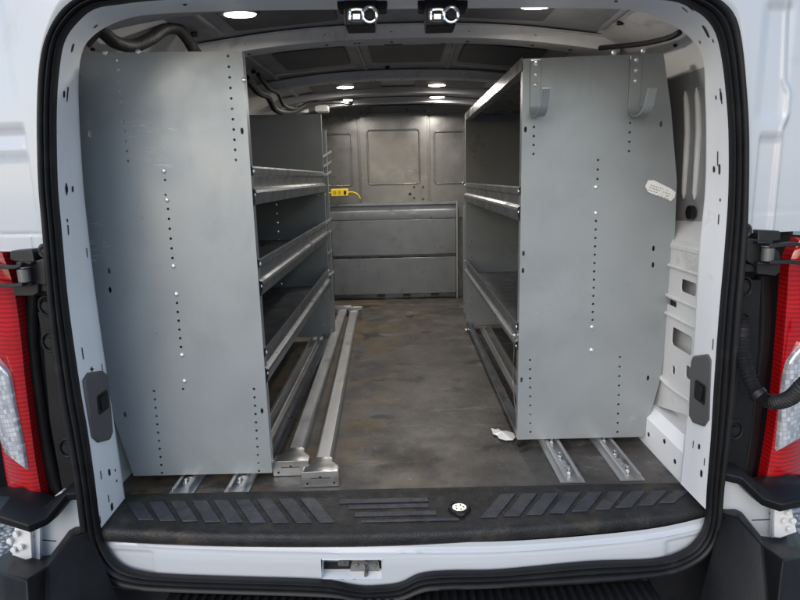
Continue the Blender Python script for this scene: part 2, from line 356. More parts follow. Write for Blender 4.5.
# seams and raised plates on the jambs
def jpatch(u0, u1, v0, v1, side, push=.003):
    """a raised patch on a jamb between pixel rows; u is the fraction across"""
    rng = range(0, kL) if side < 0 else range(kR, len(ja))
    rows = []
    for i in rng:
        q = ja[i].lerp(jb[i], .5); d = q-CAM; v = 300-F*d.dot(UP)/d.dot(FW)
        if v0 <= v <= v1:
            n = Vector((-side, -.35, 0)).normalized()
            a, b = ja[i].lerp(jb[i], u0), ja[i].lerp(jb[i], u1)
            rows.append([a, a+n*push+(b-a)*.03, b+n*push-(b-a)*.03, b])
    return rows
# grey latch covers
for side, px0, px1, py0, py1 in ((-1, 85, 114, 371, 442), (1, 688, 711, 354, 427)):
    base = [(85,380),(90,373),(104,371),(109,375),(114,432),(111,440),(99,443),(93,438)] if side < 0 else [(692,356),(707,354),(711,360),(708,420),(703,427),(692,423),(688,416),(690,362)]
    if side < 0: pts = [at(x, y, X=-.838) for x, y in base]
    else: pts = [at(x, y, X=.800) for x, y in base]
    m = MB(); m.prism(pts, (-.03*(-side)*-1, .0, 0) if False else (side*.05, .012, 0))
    o = m.build('latch_cover', GREYP, van, bevel=.006, seg=3)
    cx, cy = (103, 402) if side < 0 else (700, 392)
    q = at(cx, cy, X=-.838 if side < 0 else .800)
    m = MB(); m.prism([q+Vector((side*-.0015, y, z)) for y, z in rect(-.030,.030,-.028,.028,.008)], (side*.004,0,0))
    m.prism([q+Vector((side*-.006, y, z)) for y, z in rect(-.018,.018,-.020,.020,.006)], (side*.006,0,0))
    m.build('latch_button', PLAST, o, bevel=.0015)

# ---- lower sill face under the step
top = [(99,540),(130,541),(230,546),(320,548),(400,548),(500,547),(590,541),(660,533),(709,522)]
bot = [(99,536),(107,553),(120,567),(142,574),(175,577),(230,579),(300,581),(330,583),(358,588),(378,588),(400,585),(420,576),(450,573),(500,572),(587,564),(655,561),(685,552),(700,538),(707,524)]
tp = [atb(x, y-4, .025) for x, y in top]; bo = [atb(x, y+3, .025) for x, y in bot]
hp = [atb(x, y, .022) for x, y in ((322,578),(382,578),(382,559),(322,559))]
TPc = cr(tp, 24); BOc = cr(bo, 1)
def zlin(P, x):
    for a, b in zip(P, P[1:]):
        if a.x <= x <= b.x: return a.z+(b.z-a.z)*(x-a.x)/max(1e-6, b.x-a.x)
    return P[0].z if x < P[0].x else P[-1].z
BOs = sorted(cr(bo, 10), key=lambda q: q.x)
XS = sorted([-.85+1.70*k/210 for k in range(211)]+[hp[0].x, hp[1].x])
hz0, hz1 = (hp[0].z+hp[1].z)/2, (hp[2].z+hp[3].z)/2
vs = []; fs = []; NR = 26
for x in XS:
    zt_, zb_ = zlin(TPc, x), zlin(BOs, x)
    zs = [zt_+(zb_-zt_)*k/NR for k in range(NR+1)]
    # snap the nearest rows onto the pocket edges
    for hz in (hz0, hz1):
        k = min(range(NR+1), key=lambda i: abs(zs[i]-hz)); 
        if hp[0].x-.03 <= x <= hp[1].x+.03: zs[k] = hz
    for z in zs:
        d = zt_-z
        y = yb(x)+.022 + .010*(1-sst(.014,.026,d)) - .003*sst(.03,.06,d) + .002*math.exp(-((d-.03)/.004)**2)
        e = .80-abs(x)
        y += .006*(1-sst(.09,.10,e))*sst(.035,.045,d)
        vs.append((x, y, z))
n = NR+1
for i in range(len(XS)-1):
    for k in range(NR):
        cx = (XS[i]+XS[i+1])/2; cz = (vs[i*n+k][2]+vs[i*n+k+1][2])/2
        if hp[0].x < cx < hp[1].x and hz0 < cz < hz1: continue
        fs.append((i*n+k, i*n+k+1, (i+1)*n+k+1, (i+1)*n+k))
m = MB(); m.add(vs, fs)
m.build('sill_panel', WHITE, van, ang=50, norm=False)
# striker pocket in the sill
m = MB(); hp = [Vector((q.x, q.y-.004, z)) for q, z in zip(hp, (hz0,hz0,hz1,hz1))]; P = hp; d = Vector((0,.05,0))
m.add([*P, *[q+d for q in P]], [(0,1,5,4),(1,2,6,5),(2,3,7,6),(3,0,4,7),(4,5,6,7)])
pk = m.build('striker_pocket', JAMB, van, norm=False)
m = MB(); a = atb(366, 563, .03); b = atb(366, 575, .03)
m.prism([atb(x, y, .05) for x, y in ((352,560),(378,560),(380,570),(374,577),(356,577),(350,570))], (0,.006,0))
m.tube([a+Vector((0,.03,0)), a, b, b+Vector((0,.03,0))], .0055)
m.cyl(atb(357,565,.05), (0,-1,0), .006, .006); m.cyl(atb(375,565,.05), (0,-1,0), .006, .006)
m.build('striker', STEEL, pk, bevel=.001)
m = MB(); m.prism([atb(x, y, .04) for x, y in rect(338,349,560,566,1.5)], (0,.02,0)); m.cyl(atb(343,563,.04),(0,-1,0),.007,.004); m.build('striker_clip', STEEL, pk)
# header latch housings
for cx, cy in ((361, 0), (442, 0)):
    Yh = 1.50
    m = MB(); m.prism([at(cx+x, y-2, Y=Yh) for x, y in ((-18,-8),(16,-8),(14,27),(-16,28))], (0,.08,0))
    m.prism([at(cx+x, y-2, Y=Yh+.01) for x, y in rect(-24,26,-12,11,3)], (0,.05,0))
    h = m.build('latch_housing', PLAST, van, bevel=.004, seg=3)
    m = MB()
    q = at(cx+2, 14, Y=Yh)
    m.mat(0).prism([at(cx+x, y, Y=Yh-.002) for x, y in rect(-14,14,8,22,4)], (0,.003,0))
    m.mat(1).tube(cr([at(cx+x, y, Y=Yh-.010) for x, y in ((-11,20),(-11,12),(-8,10),(0,10),(2,13),(2,20))], 5), .0045, 8)
    m.prism([at(cx+x, y, Y=Yh-.012) for x, y in ((-8,14),(-1,14),(-1,19),(-8,19))], (0,.01,0))
    c0 = at(cx+9, 15.5, Y=Yh-.004); m.tube([c0+Vector((.016*math.cos(2*PI*k/24),-.006,.016*math.sin(2*PI*k/24))) for k in range(25)], .004, 8)
    m.mat(2).cyl(c0, (0,-1,0), .010, .008); m.build('latch', [GREYP, CHROME, DARK], h)

# ---- rear body corners: from the seal outward
def body_corner(side):
    if side < 0:
        idx = [k for k, (a, b) in enumerate(SEAL) if a[0] < 240 and a[1] < 231 and k < 26]
    else:
        idx = [k for k, (a, b) in enumerate(SEAL) if a[0] > 560 and a[1] < 200 and k > 24]
    inner = [atb(SEAL[k][0][0]+(4 if side < 0 else -4), SEAL[k][0][1]+ (4 if SEAL[k][0][1] < 10 else 0), 0) for k in idx]
    if side > 0: inner = inner[::-1]
    inner = [atb(50,252,0) if side < 0 else atb(742,234,0)] + inner
    inner = cr(inner, 16)
    # outward end of each row
    n = len(inner); outer = []
    ztop = 1.62
    for i, q in enumerate(inner):
        if q.z < 1.12: outer.append(Vector((side*1.10, 0, q.z)))
        else:
            t = min(1, (q.z-1.12)/.22); ax = abs(q.x)
            # move round the top corner
            ang = max(0, min(1, (.80-ax)/.35))
            k = t*.35+ang*.65
            if k < .5: outer.append(Vector((side*1.10, 0, 1.12+(ztop-1.12)*k/.5)))
            else: outer.append(Vector((side*(1.10-(1.10-.3)*(k-.5)/.5), 0, ztop)))
    K = 110; rows = []
    for q, e in zip(inner, outer):
        r = []
        for c in range(K+1):
            u = c/K; x = q.x+(e.x-q.x)*u; z = q.z+(e.z-q.z)*u; ax = abs(x)
            y = yb(x) + .016 - .012*sst(0,.08,u)
            y += .10*max(0,(ax-1.0)/.10)**2.2
            y += .09*max(0,(z-1.42)/.2)**2
            # pressed relief: recessed fields with soft steps
            if side < 0:
                y += .010*sst(.890,.905,ax)*(1-sst(1.06,1.075,z)) - .006*rbox(ax,z,.900,1.2,1.005,1.035,.008) + .004*sst(.895,.92,ax)*sst(1.10,1.2,z)
                y += .003*math.exp(-((z-.815)/.0025)**2) + .003*math.exp(-((ax-.925)/.002)**2)*(1-sst(.80,.815,z))
            else:
                y += .009*rbox(ax,z,.862,.915,.55,1.005,.007) + .009*rbox(ax,z,.850,.918,1.05,1.30,.016)
                xs = .925 + .012*sst(1.02,1.06,z) - .016*sst(1.10,1.14,z) - .06*max(0,z-1.14)
                y += .008*sst(xs-.005, xs+.003, ax) - .004*math.exp(-((ax-xs+.012)/.004)**2)
                y += .003*math.exp(-((z-.83)/.0025)**2)
            r.append(Vector((x, y, z)))
        # wrap forward along the side and roof
        last = r[-1]
        r.append(last+Vector((side*.010,.06,0))); r.append(last+Vector((side*.012,.25,0)))
        rows.append(r)
    o = MB().loft(rows).build('rear_quarter_panel', WHITE, van, ang=60, norm=False)
    return o
body_corner(-1); body_corner(1)
# outer skin so that the body is closed from other positions
for sx in (-1, 1):
    m = MB(); prof = [(1.095,-.28),(1.105,.0),(1.108,.35),(1.106,.8),(1.10,1.1),(1.08,1.40),(.98,1.56),(.80,1.64)]
    m.loft([[Vector((sx*x, y, z)) for x, z in prof] for y in (1.70, 2.4, 3.4, 4.9)])
    m.build('body_side', WHITE, van, norm=False)
m = MB(); m.loft([[Vector((x, y, 1.66-.03*(x/.8)**2)) for x in (-.82,-.4,0,.4,.82)] for y in (1.5,3,4.9)]); m.build('outer_roof', WHITE, van, norm=False)
m = MB(); m.box(-1.03,1.03,4.86,4.9,-.28,1.66); m.box(-1.02,1.02,1.75,4.86,-.32,-.28); m.build('underbody', DARK, van)

# ---- dark trim beside the tail lamps, hinges, lamps, bumper
def mirror_pts(pts, side):   # pixel outlines are given separately per side
    return pts
def strip(mb, pts, Y, th=.02):
    mb.prism([at(x, y, Y=Y) for x, y in pts], (0, th, 0))
# recessed black shut-face
for side in (-1, 1):
    m = MB()
    if side < 0:
        strip(m, [(-20,252),(55,250),(66,350),(72,420),(84,500),(40,512),(-20,500)], 1.535, .03)
    else:
        strip(m, [(815,236),(742,232),(736,330),(728,420),(718,492),(765,497),(815,488)], 1.535, .03)
    tr = m.build('corner_trim', GLOSSB, van, label='glossy black shut face beside the tail lamp')
    m = MB()
    if side < 0:
        strip(m, [(38,312),(62,306),(72,390),(84,470),(84,488),(62,488),(50,420),(44,350)], 1.515, .018)
        m.loft([[at(x+dx, y, Y=1.53-.018*math.sin(PI*(dx+9)/18)) for dx in (-9,-6,-3,0,3,6,9)] for x, y in cr([(24,300,0),(28,340,0),(38,400,0),(47,450,0),(54,500,0)],6) for x, y in [(x,y)]] if False else [[at(p.x+dx, p.y, Y=1.532-.014*math.sin(PI*(dx+7)/14)) for dx in (-7,-4,0,4,7)] for p in cr([Vector((33,296,0)),Vector((31,340,0)),Vector((38,400,0)),Vector((46,450,0)),Vector((58,500,0))],6)])
        pl = [(47,306),(50,342)]
    else:
        strip(m, [(761,280),(738,280),(730,390),(722,470),(722,486),(742,486),(752,420),(758,350)], 1.515, .018)
        m.loft([[at(p.x+dx, p.y, Y=1.532-.014*math.sin(PI*(dx+7)/14)) for dx in (-7,-4,0,4,7)] for p in cr([Vector((763,276,0)),Vector((764,330,0)),Vector((756,400,0)),Vector((750,450,0)),Vector((742,490,0))],6)])
        pl = [(744,287),(742,322)]
    st = m.build('inner_strip', PLAST, tr, ang=50)
    for px, py in pl + ([(67,448)] if side < 0 else [(735,430)]):
        m = MB(); c = at(px, py, Y=1.512)
        m.tube([c+Vector((.020*math.cos(a), 0, .026*math.sin(a))) for a in [2*PI*k/20 for k in range(21)]], .004, 8)
        m.cyl(c+Vector((0,.002,0)), (0,-1,0), .012, .006); m.build('rubber_plug', RUBBER, st)
    # thin bright edge of body seen past the trim
    m = MB()
    if side < 0: strip(m, [(55,350),(57,349),(70,431),(67,428)], 1.512, .004)
    else: strip(m, [(731,395),(733,395),(727,445),(725,445)], 1.512, .004)
    m.build('paint_edge', WHITE, tr)

def hinge(side):
    base = 0
    m = MB()
    Yh = 1.47
    X = (lambda x: x) if side < 0 else (lambda x: x)
    if side < 0:
        body = [(10,251),(32,249),(34,262),(44,258),(47,262),(48,280),(45,285),(38,284),(38,293),(33,296),(14,296),(13,288),(19,284),(19,262),(10,260)]
        lug = (45,251); arm = [(-40,263),(-6,266),(14,267),(23,264)], [(-40,285),(-6,285),(14,285),(24,284)]; pin = (25,266,283); bridge = [(36,283),(50,283),(50,292),(36,291)]
    else:
        body = [(758,230),(780,231),(781,240),(770,242),(771,247),(779,251),(781,262),(780,272),(776,276),(757,274),(757,266),(748,262),(744,258),(745,240),(750,238),(758,240)]
        lug = (745,231); arm = [(840,246),(806,245),(790,244),(768,246)], [(840,262),(806,263),(790,262),(768,262)]; pin = (767,245,262); bridge = [(742,264),(757,264),(757,272),(742,272)]
    m.prism([at(x, y, Y=Yh) for x, y in body], (0,.035,0))
    m.prism([at(x, y, Y=Yh+.012) for x, y in bridge], (0,.03,0))
    m.prism([at(x, y, Y=Yh-.02) for x, y in rect(pin[0]-9, pin[0]+6, pin[1]-4, pin[1]-1, 1)], (0,.05,0))
    m.prism([at(x, y, Y=Yh-.02) for x, y in rect(pin[0]-9, pin[0]+6, pin[2]+0, pin[2]+3, 1)], (0,.05,0))
    h = m.build('door_hinge', HINGE, van, bevel=.004, seg=3)
    m = MB(); m.cyl(at(pin[0], pin[2]-1, Y=Yh-.022), (0,0,1), .014, (pin[2]-pin[1]-4)/600*1.5, 20); 
    m.cyl(at(pin[0], pin[1]+2, Y=Yh-.022), (0,0,1), .0135, .003, 20); m.build('hinge_pin', STEEL, h, bevel=.002)
    m = MB(); c = at(lug[0], lug[1], Y=Yh+.005); m.tube([c+Vector((.012*math.cos(a),0,.014*math.sin(a))) for a in [2*PI*k/20 for k in range(21)]], .0055, 8)
    m.cyl(c, (0,-1,0), .007, .004); m.build('lug', HINGE, h)
    for a in arm:
        m = MB(); pts = cr([at(x, y, Y=Yh-.03+.0*k) for k, (x, y) in enumerate(a)], 5)
        rows = [[p+Vector((0,-.008,.0045)),p+Vector((0,.008,.0045)),p+Vector((0,.008,-.0045)),p+Vector((0,-.008,-.0045))] for p in pts]
        m.loft(rows, True, True); m.build('hinge_arm', HINGE, h, bevel=.0015)
hinge(-1); hinge(1)

def tail_lamp(side):
    root_pts = None
    if side < 0:
        inner = [(2,253),(13,285),(20,330),(25,380),(30,420),(36,465),(44,508)]
        outer = [(-34,253),(-26,285),(-16,330),(-9,380),(-3,420),(4,465),(10,497)]
        c_in = [(-4,360),(9,374),(15,405),(19,425),(23,444),(27,470)]
        c_out = [(-16,362),(-11,374),(-7,405),(-4,425),(0,440),(5,453)]
    else:
        inner = [(801,238),(790,262),(787,300),(783,350),(778,400),(773,440),(765,486)]
        outer = [(838,238),(828,262),(822,300),(816,350),(809,400),(804,440),(800,484)]
        c_in = [(803,343),(789,360),(784,385),(781,415),(777,451)]
        c_out = [(818,345),(814,360),(812,385),(808,415),(802,437)]
    def surf(a, b, push):
        A = cr([Vector((x,y,0)) for x,y in a], 6); B = cr([Vector((x,y,0)) for x,y in b], 6); rows = []
        for p, q in zip(A, B):
            r = []
            for u in [k/10 for k in range(11)]:
                Y = 1.485 + push + .012*(2*u-1)**2 + .03*u*u
                r.append(at(p.x+(q.x-p.x)*u, p.y+(q.y-p.y)*u, Y=Y))
            r = [r[0]+Vector((0,.06,0))] + r + [r[-1]+Vector((0,.10,0))]
            rows.append(r)
        return rows
    m = MB(); rr = surf(inner, outer, 0); m.loft(rr)
    m.add(rr[-1], [tuple(range(len(rr[-1])))]); m.add(rr[0], [tuple(range(len(rr[0])))])
    # lens ribs
    lamp = m.build('tail_lamp', REDL, van, ang=50, norm=False, label='tall red tail lamp with a clear lower section')
    m = MB(); m.loft(surf(c_in, c_out, -.014)); m.build('clear_lens', CLRL, lamp, ang=50, norm=False)
tail_lamp(-1); tail_lamp(1)

def lamp_ledge(side):
    m = MB()
    if side < 0:
        t = [(10,497,1.44),(43,508,1.44),(55,499,1.47),(70,485,1.50),(81,482,1.50)]
        f = [(-4,516,1.40),(28,526,1.39),(46,518,1.42),(66,494,1.47),(81,493,1.48)]
        pre_t, pre_f = (-10,495,1.50), (-14,514,1.44)
    else:
        t = [(800,484,1.44),(765,488,1.44),(754,480,1.47),(738,466,1.50),(724,464,1.50)]
        f = [(806,500,1.40),(782,505,1.39),(764,499,1.42),(742,478,1.47),(724,474,1.48)]
        pre_t, pre_f = (815,482,1.50), (818,496,1.44)
    T = [at(x,y,Y=Y) for x,y,Y in [pre_t]+t]; Fp = [at(x,y,Y=Y) for x,y,Y in [pre_f]+f]
    rows = [[a+Vector((0,.06,0)), a, a.lerp(b,.75), b, b+Vector((0,.004,-.022)), b+Vector((0,.05,-.026))] for a, b in zip(T, Fp)]
    m.loft(rows, True, True)
    m.build('lamp_ledge', PLAST, van, bevel=.003, seg=3, ang=50)
    # white corner below
    m = MB()
    if side < 0:
        P = [(81,490),(60,492),(40,508),(26,520),(20,560),(50,566),(75,540),(84,532)]; Yw = 1.50; D = [(34,522,1.47),(34,558,1.47),(40,560,1.49),(40,520,1.49)]
        flang = [(15,522),(30,526),(32,558),(26,560),(12,555)]; bolts = [(17,533),(11,540),(15,549),(22,546)]; line = [(36,539),(56,541)]; hole = (36,536)
    else:
        P = [(724,472),(744,474),(764,492),(778,500),(788,540),(760,548),(735,520),(722,514)]; Yw = 1.50; D = [(773,506,1.47),(772,538,1.47),(780,536,1.49),(780,505,1.49)]
        flang = [(775,506),(790,502),(797,532),(780,538),(774,537)]; bolts = [(787,512),(792,520),(788,528),(783,520)]; line = [(752,520),(772,519)]; hole = (771,513)
    strip(m, P, Yw, .02); strip(m, [(x,y) for x,y,_ in D], 1.47, .012)
    m.mat(1); strip(m, [(line[0][0],line[0][1]),(line[1][0],line[1][1]),(line[1][0],line[1][1]+1),(line[0][0],line[0][1]+1)], Yw-.002, .002)
    m.cyl(at(hole[0],hole[1],Y=Yw-.004),(0,-1,0),.006,.003)
    w = m.build('corner_flange', [WHITE, DARK], van, bevel=.002)
    m = MB(); strip(m, flang, 1.455, .01)
    for b in bolts: m.cyl(at(b[0],b[1],Y=1.455),(0,-1,0),.009,.008,8); m.cyl(at(b[0],b[1],Y=1.447),(0,-1,0),.005,.006,8)
    m.build('bolted_bracket', INWHT, w, bevel=.0015)
lamp_ledge(-1); lamp_ledge(1)

# ---- bumper: stepped top in the middle, swept corners
def bumper():
    root = MB()
    # step: sheet with anti-slip ribs
    m = MB(); m.box(-.66,.66,1.16,1.48,-.24,-.165)
    b = m.build('bumper', PLAST, van, bevel=.01, seg=3, label='black plastic rear bumper with ribbed step')
    m = MB()
    x = -.63
    while x < .63:
        m.box(x, x+.012, 1.19, 1.455, -.166, -.160); x += .024
    m.box(-.65,.65,1.455,1.47,-.166,-.156)
    m.build('step_ribs', RUBBER, b, bevel=.001)
    for side in (-1,1):
        m = MB()
        if side < 0:
            rings = [  # (px,py,Y) top edge back, top edge front, then down
              [(88,527,1.49),(90,532,1.47),(118,600,1.42),(130,680,1.40)],
              [(70,529,1.48),(72,536,1.44),(80,602,1.34),(86,690,1.30)],
              [(47,560,1.45),(47,566,1.38),(48,616,1.28),(50,700,1.24)],
              [(30,558,1.50),(27,580,1.28),(28,622,1.25),(30,705,1.22)],
              [(14,553,1.50),(4,574,1.33),(6,612,1.31),(8,700,1.30)],
              [(2,555,1.60),(-8,566,1.50),(-6,600,1.50),(-4,680,1.50)]]
        else:
            rings = [
              [(722,510,1.49),(722,514,1.47),(700,600,1.40),(700,680,1.38)],
              [(741,511,1.48),(737,517,1.44),(722,602,1.34),(720,690,1.30)],
              [(765,541,1.45),(763,545,1.38),(768,610,1.28),(768,700,1.24)],
              [(780,538,1.50),(783,560,1.28),(777,615,1.25),(776,700,1.22)],
              [(795,533,1.50),(806,556,1.33),(800,612,1.31),(800,700,1.30)],
              [(806,536,1.60),(818,548,1.50),(816,600,1.50),(816,680,1.50)]]
        R = [cr([at(x,y,Y=Y) for x,y,Y in r], 1) for r in rings]
        R = [[r[0]+Vector((0,.10,-.03))]+r for r in R]
        m.loft(R)
        m.build('bumper_corner', PLAST, b, bevel=.006, seg=3, ang=40)
    # drop plate joining seal and bumper
    m = MB(); m.loft([[Vector((x, yb(x)+.06, z)) for x in (-.88,-.5,-.2,.2,.5,.88)] for z in (-.10,-.35)]); m.build('lower_valance', PLAST, b, norm=False)
bumper()

# ---- corrugated conduit at the right
P = cr([at(742,318,Y=1.50), at(742,345,Y=1.47), at(746,368,Y=1.44), at(756,392,Y=1.41), at(772,402,Y=1.38), at(790,398,Y=1.34), at(805,384,Y=1.30), at(822,372,Y=1.28), at(850,366,Y=1.3)], 26)
rr = [.0165 + .0022*math.sin(i*PI*.5) for i in range(len(P))]
m = MB(); m.tube(P, rr, 14); cd = m.build('wiring_conduit', CABLE, van, ang=70, label='black corrugated wiring conduit beside the right tail lamp')
m = MB(); m.tube([P[78],P[82],P[86]], .0215, 14); m.build('collar', RUBBER, cd)

# ---- cargo floor, step mat
m = MB(); m.plate([(-.93,1.60),(.93,1.60),(.93,4.72),(-.93,4.72)], [], lambda x, y: (x, y, 0), (0,0,-.02)); m.build('cargo_floor', FLOOR, van, smooth=False)
def mfront(x): return 1.438+.093*x*x+.02*x
xs = [-.856+1.69*k/40 for k in range(41)]
rows = []
for x in xs:
    f = mfront(x)
    rows.append([Vector((x, y, z)) for y, z in ((1.668,.0015),(1.664,.010),(1.655,.013),(1.645,.009),(1.62,.006),(f+.05,.006),(f+.03,.004),(f+.012,.008),(f+.002,.004),(f-.003,-.004),(f-.002,-.026),(f+.004,-.034),(f+.05,-.036))])
m = MB(); m.loft(rows); sm = m.build('step_mat', MAT_, van, ang=50, norm=False, label='worn black rubber step mat with chevron tread')
m = MB()
def pad(x0, w, s, y0, y1, z=.006):
    pts = []
    for x, y in ((x0,y0),(x0+w,y0),(x0+w+s,y1),(x0+s,y1)): pts.append(Vector((x, y, z)))
    m.prism(pts, (0,0,.0035))
for side in (-1,1):
    for k in range(9):
        x0 = .20+.064*k
        yf = mfront(side*x0)+.055
        if side < 0: pad(-x0-.044, .044, -.075, yf, 1.622)
        else: pad(x0, .044, .075, yf, 1.622)
# middle bars
for y0, y1, x0, x1 in ((1.590,1.612,-.20,.06),(1.560,1.578,-.17,.06),(1.520,1.540,-.15,.08),(1.490,1.500,-.13,.14)):
    m.box(x0,x1,y0,y1,.006,.0095)
m.build('tread', MATP, sm, bevel=.0012)
# floor eye in the mat
c = at(459.5, 508, Z=.010)
m = MB(); m.mat(0).tube([c+Vector((.026*math.cos(a),.026*math.sin(a),0)) for a in [2*PI*k/28 for k in range(29)]], .006, 8)
m.cyl(c+Vector((0,-.033,-.003)), (0,0,1), .012, .006)
m.mat(1).cyl(c+Vector((0,0,-.002)), (0,0,1), .022, .005, 24, .020)
m.mat(0)
for k in range(5): m.cyl(c+Vector((.011*math.cos(2*PI*k/5),.011*math.sin(2*PI*k/5),.003)), (0,0,1), .0028, .0008, 8)
m.build('floor_plug', [RUBBER, ZINC], van, label='round silver plug set in the step mat')

# ---- interior walls
def wall(side):
    rows = []
    n = 150
    for k in range(n+1):
        y = 1.66+(4.72-1.66)*k/n; r = []
        for i in range(49):
            z = 0+1.44*i/48
            x = .935+.02*math.sin(PI*z/1.4) - .12*max(0,(z-1.0)/.44)**2
            rib = 0
            for yc in (2.75, 2.84, 3.5, 3.59, 4.3):
                rib += math.exp(-((y-yc)/.018)**2)*sst(.70,.75,z)*(1-sst(1.13,1.18,z))
            x -= .022*min(1,rib)
            x -= .03*(1-sst(.60,.66,z))     # thicker lower half
            r.append(Vector((side*x, y, z)))
        rows.append(r)
    m = MB(); m.loft(rows); w = m.build('side_wall', INWHT, van, ang=60, norm=False)
    return w
WL = wall(-1); WR = wall(1)
GPAN = mat('shaded_side_sheet', (.30,.305,.31), .4, var=.1, vscale=5, coat=.2)  # wall sheet coloured grey for the shade it lies in
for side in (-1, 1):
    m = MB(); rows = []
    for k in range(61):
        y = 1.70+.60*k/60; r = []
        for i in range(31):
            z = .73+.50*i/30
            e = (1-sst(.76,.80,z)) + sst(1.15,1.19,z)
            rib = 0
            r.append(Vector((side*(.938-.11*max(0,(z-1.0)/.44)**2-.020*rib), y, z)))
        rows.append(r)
    m.loft(rows); up = m.build('shaded_upper_panel', GPAN, van, ang=60, norm=False)
    for yc in (1.935, 2.01):
        m = MB(); m.tube([(side*(.934-.11*max(0,(z-1.0)/.44)**2), yc, z) for z in (.84,.86,.95,1.05,1.12,1.16,1.18)], [.002,.008,.010,.010,.010,.008,.002], 12)
        m.build('pressed_bead', INWHT, up)
# inner quarter panel with cut-outs behind the right pillar and its mirror on the left
for side in (1,):
    m = MB()
    q = lambda x, y: at(x, y, Y=1.86)
    out = [(.04,.10),(.20,.10),(.30,.16),(.34,.30),(.34,.62),(.28,.70),(.04,.70)]
    Xp = .845
    O = [(1.70,.20),(2.02,.12),(2.06,.20),(2.06,.60),(2.0,.70),(1.70,.70)]
    O[3] = (2.06,.62); O[4] = (2.0,.714); O[5] = (1.70,.714)
    H = [rect(1.76,1.86,.56,.60,.012), rect(1.76,1.90,.375,.435,.015), rect(1.75,1.79,.30,.34,.01), rect(1.86,1.88,.28,.31,.008), rect(1.88,1.95,.50,.52,.008)]
    m.plate(O, H, lambda y, z: (side*.875, y, z), (side*.004,0,0))
    # pressed ribs round the openings
    for zz in (.47, .53, .63): m.tube([(side*.872, 1.74, zz), (side*.872, 1.98, zz)], .006, 8)
    m.tube(cr([(side*.872,1.97,.66),(side*.872,1.99,.62),(side*.872,1.99,.30),(side*.872,1.93,.24),(side*.872,1.72,.24)],5), .008, 8)
    # shelf of the inner wheel housing above and long box below
    m.prism([(side*.872,1.70,.70),(side*.872,2.06,.70),(side*.955,2.10,.78),(side*.955,1.70,.80)], (0,0,-.012))
    m.mat(1); m.cyl((side*.93,1.93,.80),(-side,0,0),.022,.014,20); m.cyl((side*.945,1.82,.88),(-side,0,0),.007,.01,10)
    m.build('inner_quarter_panel', [INWHT, RUBBER], van, bevel=.001)
    m = MB(); pts = [(side*.83,0,.0),(side*.83,0,.10),(side*.86,0,.13),(side*.92,0,.13),(side*.92,0,.0)]
    m.prism([Vector(p)+Vector((0,1.66,0)) for p in pts], (0,.42,0))
    m.mat(1)
    for yy, zz in ((1.72,.05),(1.80,.08),(1.92,.05)): m.cyl((side*.8295,yy,zz),(-side,0,0),.008,.001,10)
    m.build('floor_side_box', [JAMB, DARK], van, bevel=.006)

# ---- roof inside
def zr(x): return 1.475-.085*(abs(x)/.85)**2.4
rows = [[Vector((x, y, zr(x))) for x in [-.95+1.9*k/32 for k in range(33)]] for y in (1.60,2.4,3.2,4.0,4.8)]
m = MB(); m.loft(rows)
m.build('roof_skin', ROOFG, van, norm=False)
# pads and pressed swages on the roof skin
each('deadening_pad', PAD, van, [lambda q, a=a: q.prism([Vector((x,y,zr(x)-.010)) for x,y in rect(*a,.02)], (0,0,.004)) for a in
  ((-.52,-.22,2.62,3.0),(-.12,.20,2.62,3.0),(.28,.62,2.62,3.0),(-.55,-.2,1.95,2.2),(.2,.5,1.95,2.2),(-.5,-.1,3.5,3.8),(.1,.5,3.5,3.8))])
each('roof_swage', ROOFG, van, [lambda q, xx=xx, a=a: q.tube([(xx,a[0],zr(xx)+.002),(xx+.01,a[1],zr(xx)+.002)], .012, 8) for xx in (-.62,-.17,.24,.70) for a in ((1.76,2.22),(2.50,3.18),(3.44,3.95))])
each('roof_stamping', BOWG, van, [lambda q, a=a: q.tube(cr([Vector((x, a[2]+dy, zr(x)+.001)) for x, dy in ((a[0],0),((a[0]*2+a[1])/3,a[3]),((a[0]+a[1]*2)/3,a[3]),(a[1],0))],6), .007, 8)
  for a in ((-.60,-.20,1.86,.03),(-.14,.20,1.90,.02),(.27,.66,1.86,.03),(-.60,.66,2.52,.02),(-.60,-.20,3.10,.03),(.27,.66,3.10,.03),(-.60,.66,3.55,-.02),(-.5,.55,4.05,.03),(-.5,.55,4.5,.02))])
each('roof_clip', DARK, van, [lambda q, a=a: q.cyl((a[0],a[1],zr(a[0])-.001),(0,0,-1),.011,.012,10) for a in ((-.40,1.84),(.05,1.83),(.42,1.84),(-.68,2.15),(.73,2.1),(-.30,2.56),(.36,2.55),(-.66,2.9),(-.05,3.15),(.40,3.6))])
def bow(yc, w, drop, mt, xe=.80, holes=()):
    prof = [(-w/2-.015,-.006),(-w/2,-.010),(-w/2+.006,-drop),(-w/4,-drop-.004),(0,-drop),(w/4,-drop-.004),(w/2-.006,-drop),(w/2,-.010),(w/2+.015,-.006)]
    rows = []
    for k in range(49):
        x = -xe+2*xe*k/48
        rows.append([Vector((x, yc+dy*(1+.35*sst(.55,.8,abs(x))), zr(x)+dz)) for dy, dz in prof])
    m = MB(); m.loft(rows); m.mat(1)
    for hx, r in holes:
        m.cyl((hx, yc+.004-w/2-.0005, zr(hx)-drop*.5), (0,-1,0), r, .0008, 10)
        m.cyl((hx, yc, zr(hx)-drop-.0035), (0,0,-1), r, .001, 10)
    return m.build('roof_bow', [mt, DARK], van, ang=45, norm=False)
bow(2.36, .11, .050, BOWG, holes=((-.55,.006),(-.26,.006),(-.155,.006),(-.14,.006),(-.02,.006),(.26,.006),(.5,.006),(.64,.008)))
bow(3.28, .09, .042, BOWG, holes=((-.35,.006),(-.14,.006),(-.12,.006),(.02,.006),(.35,.006)))
bow(3.86, .09, .042, ROOFG); bow(4.32, .08, .040, ROOFG)
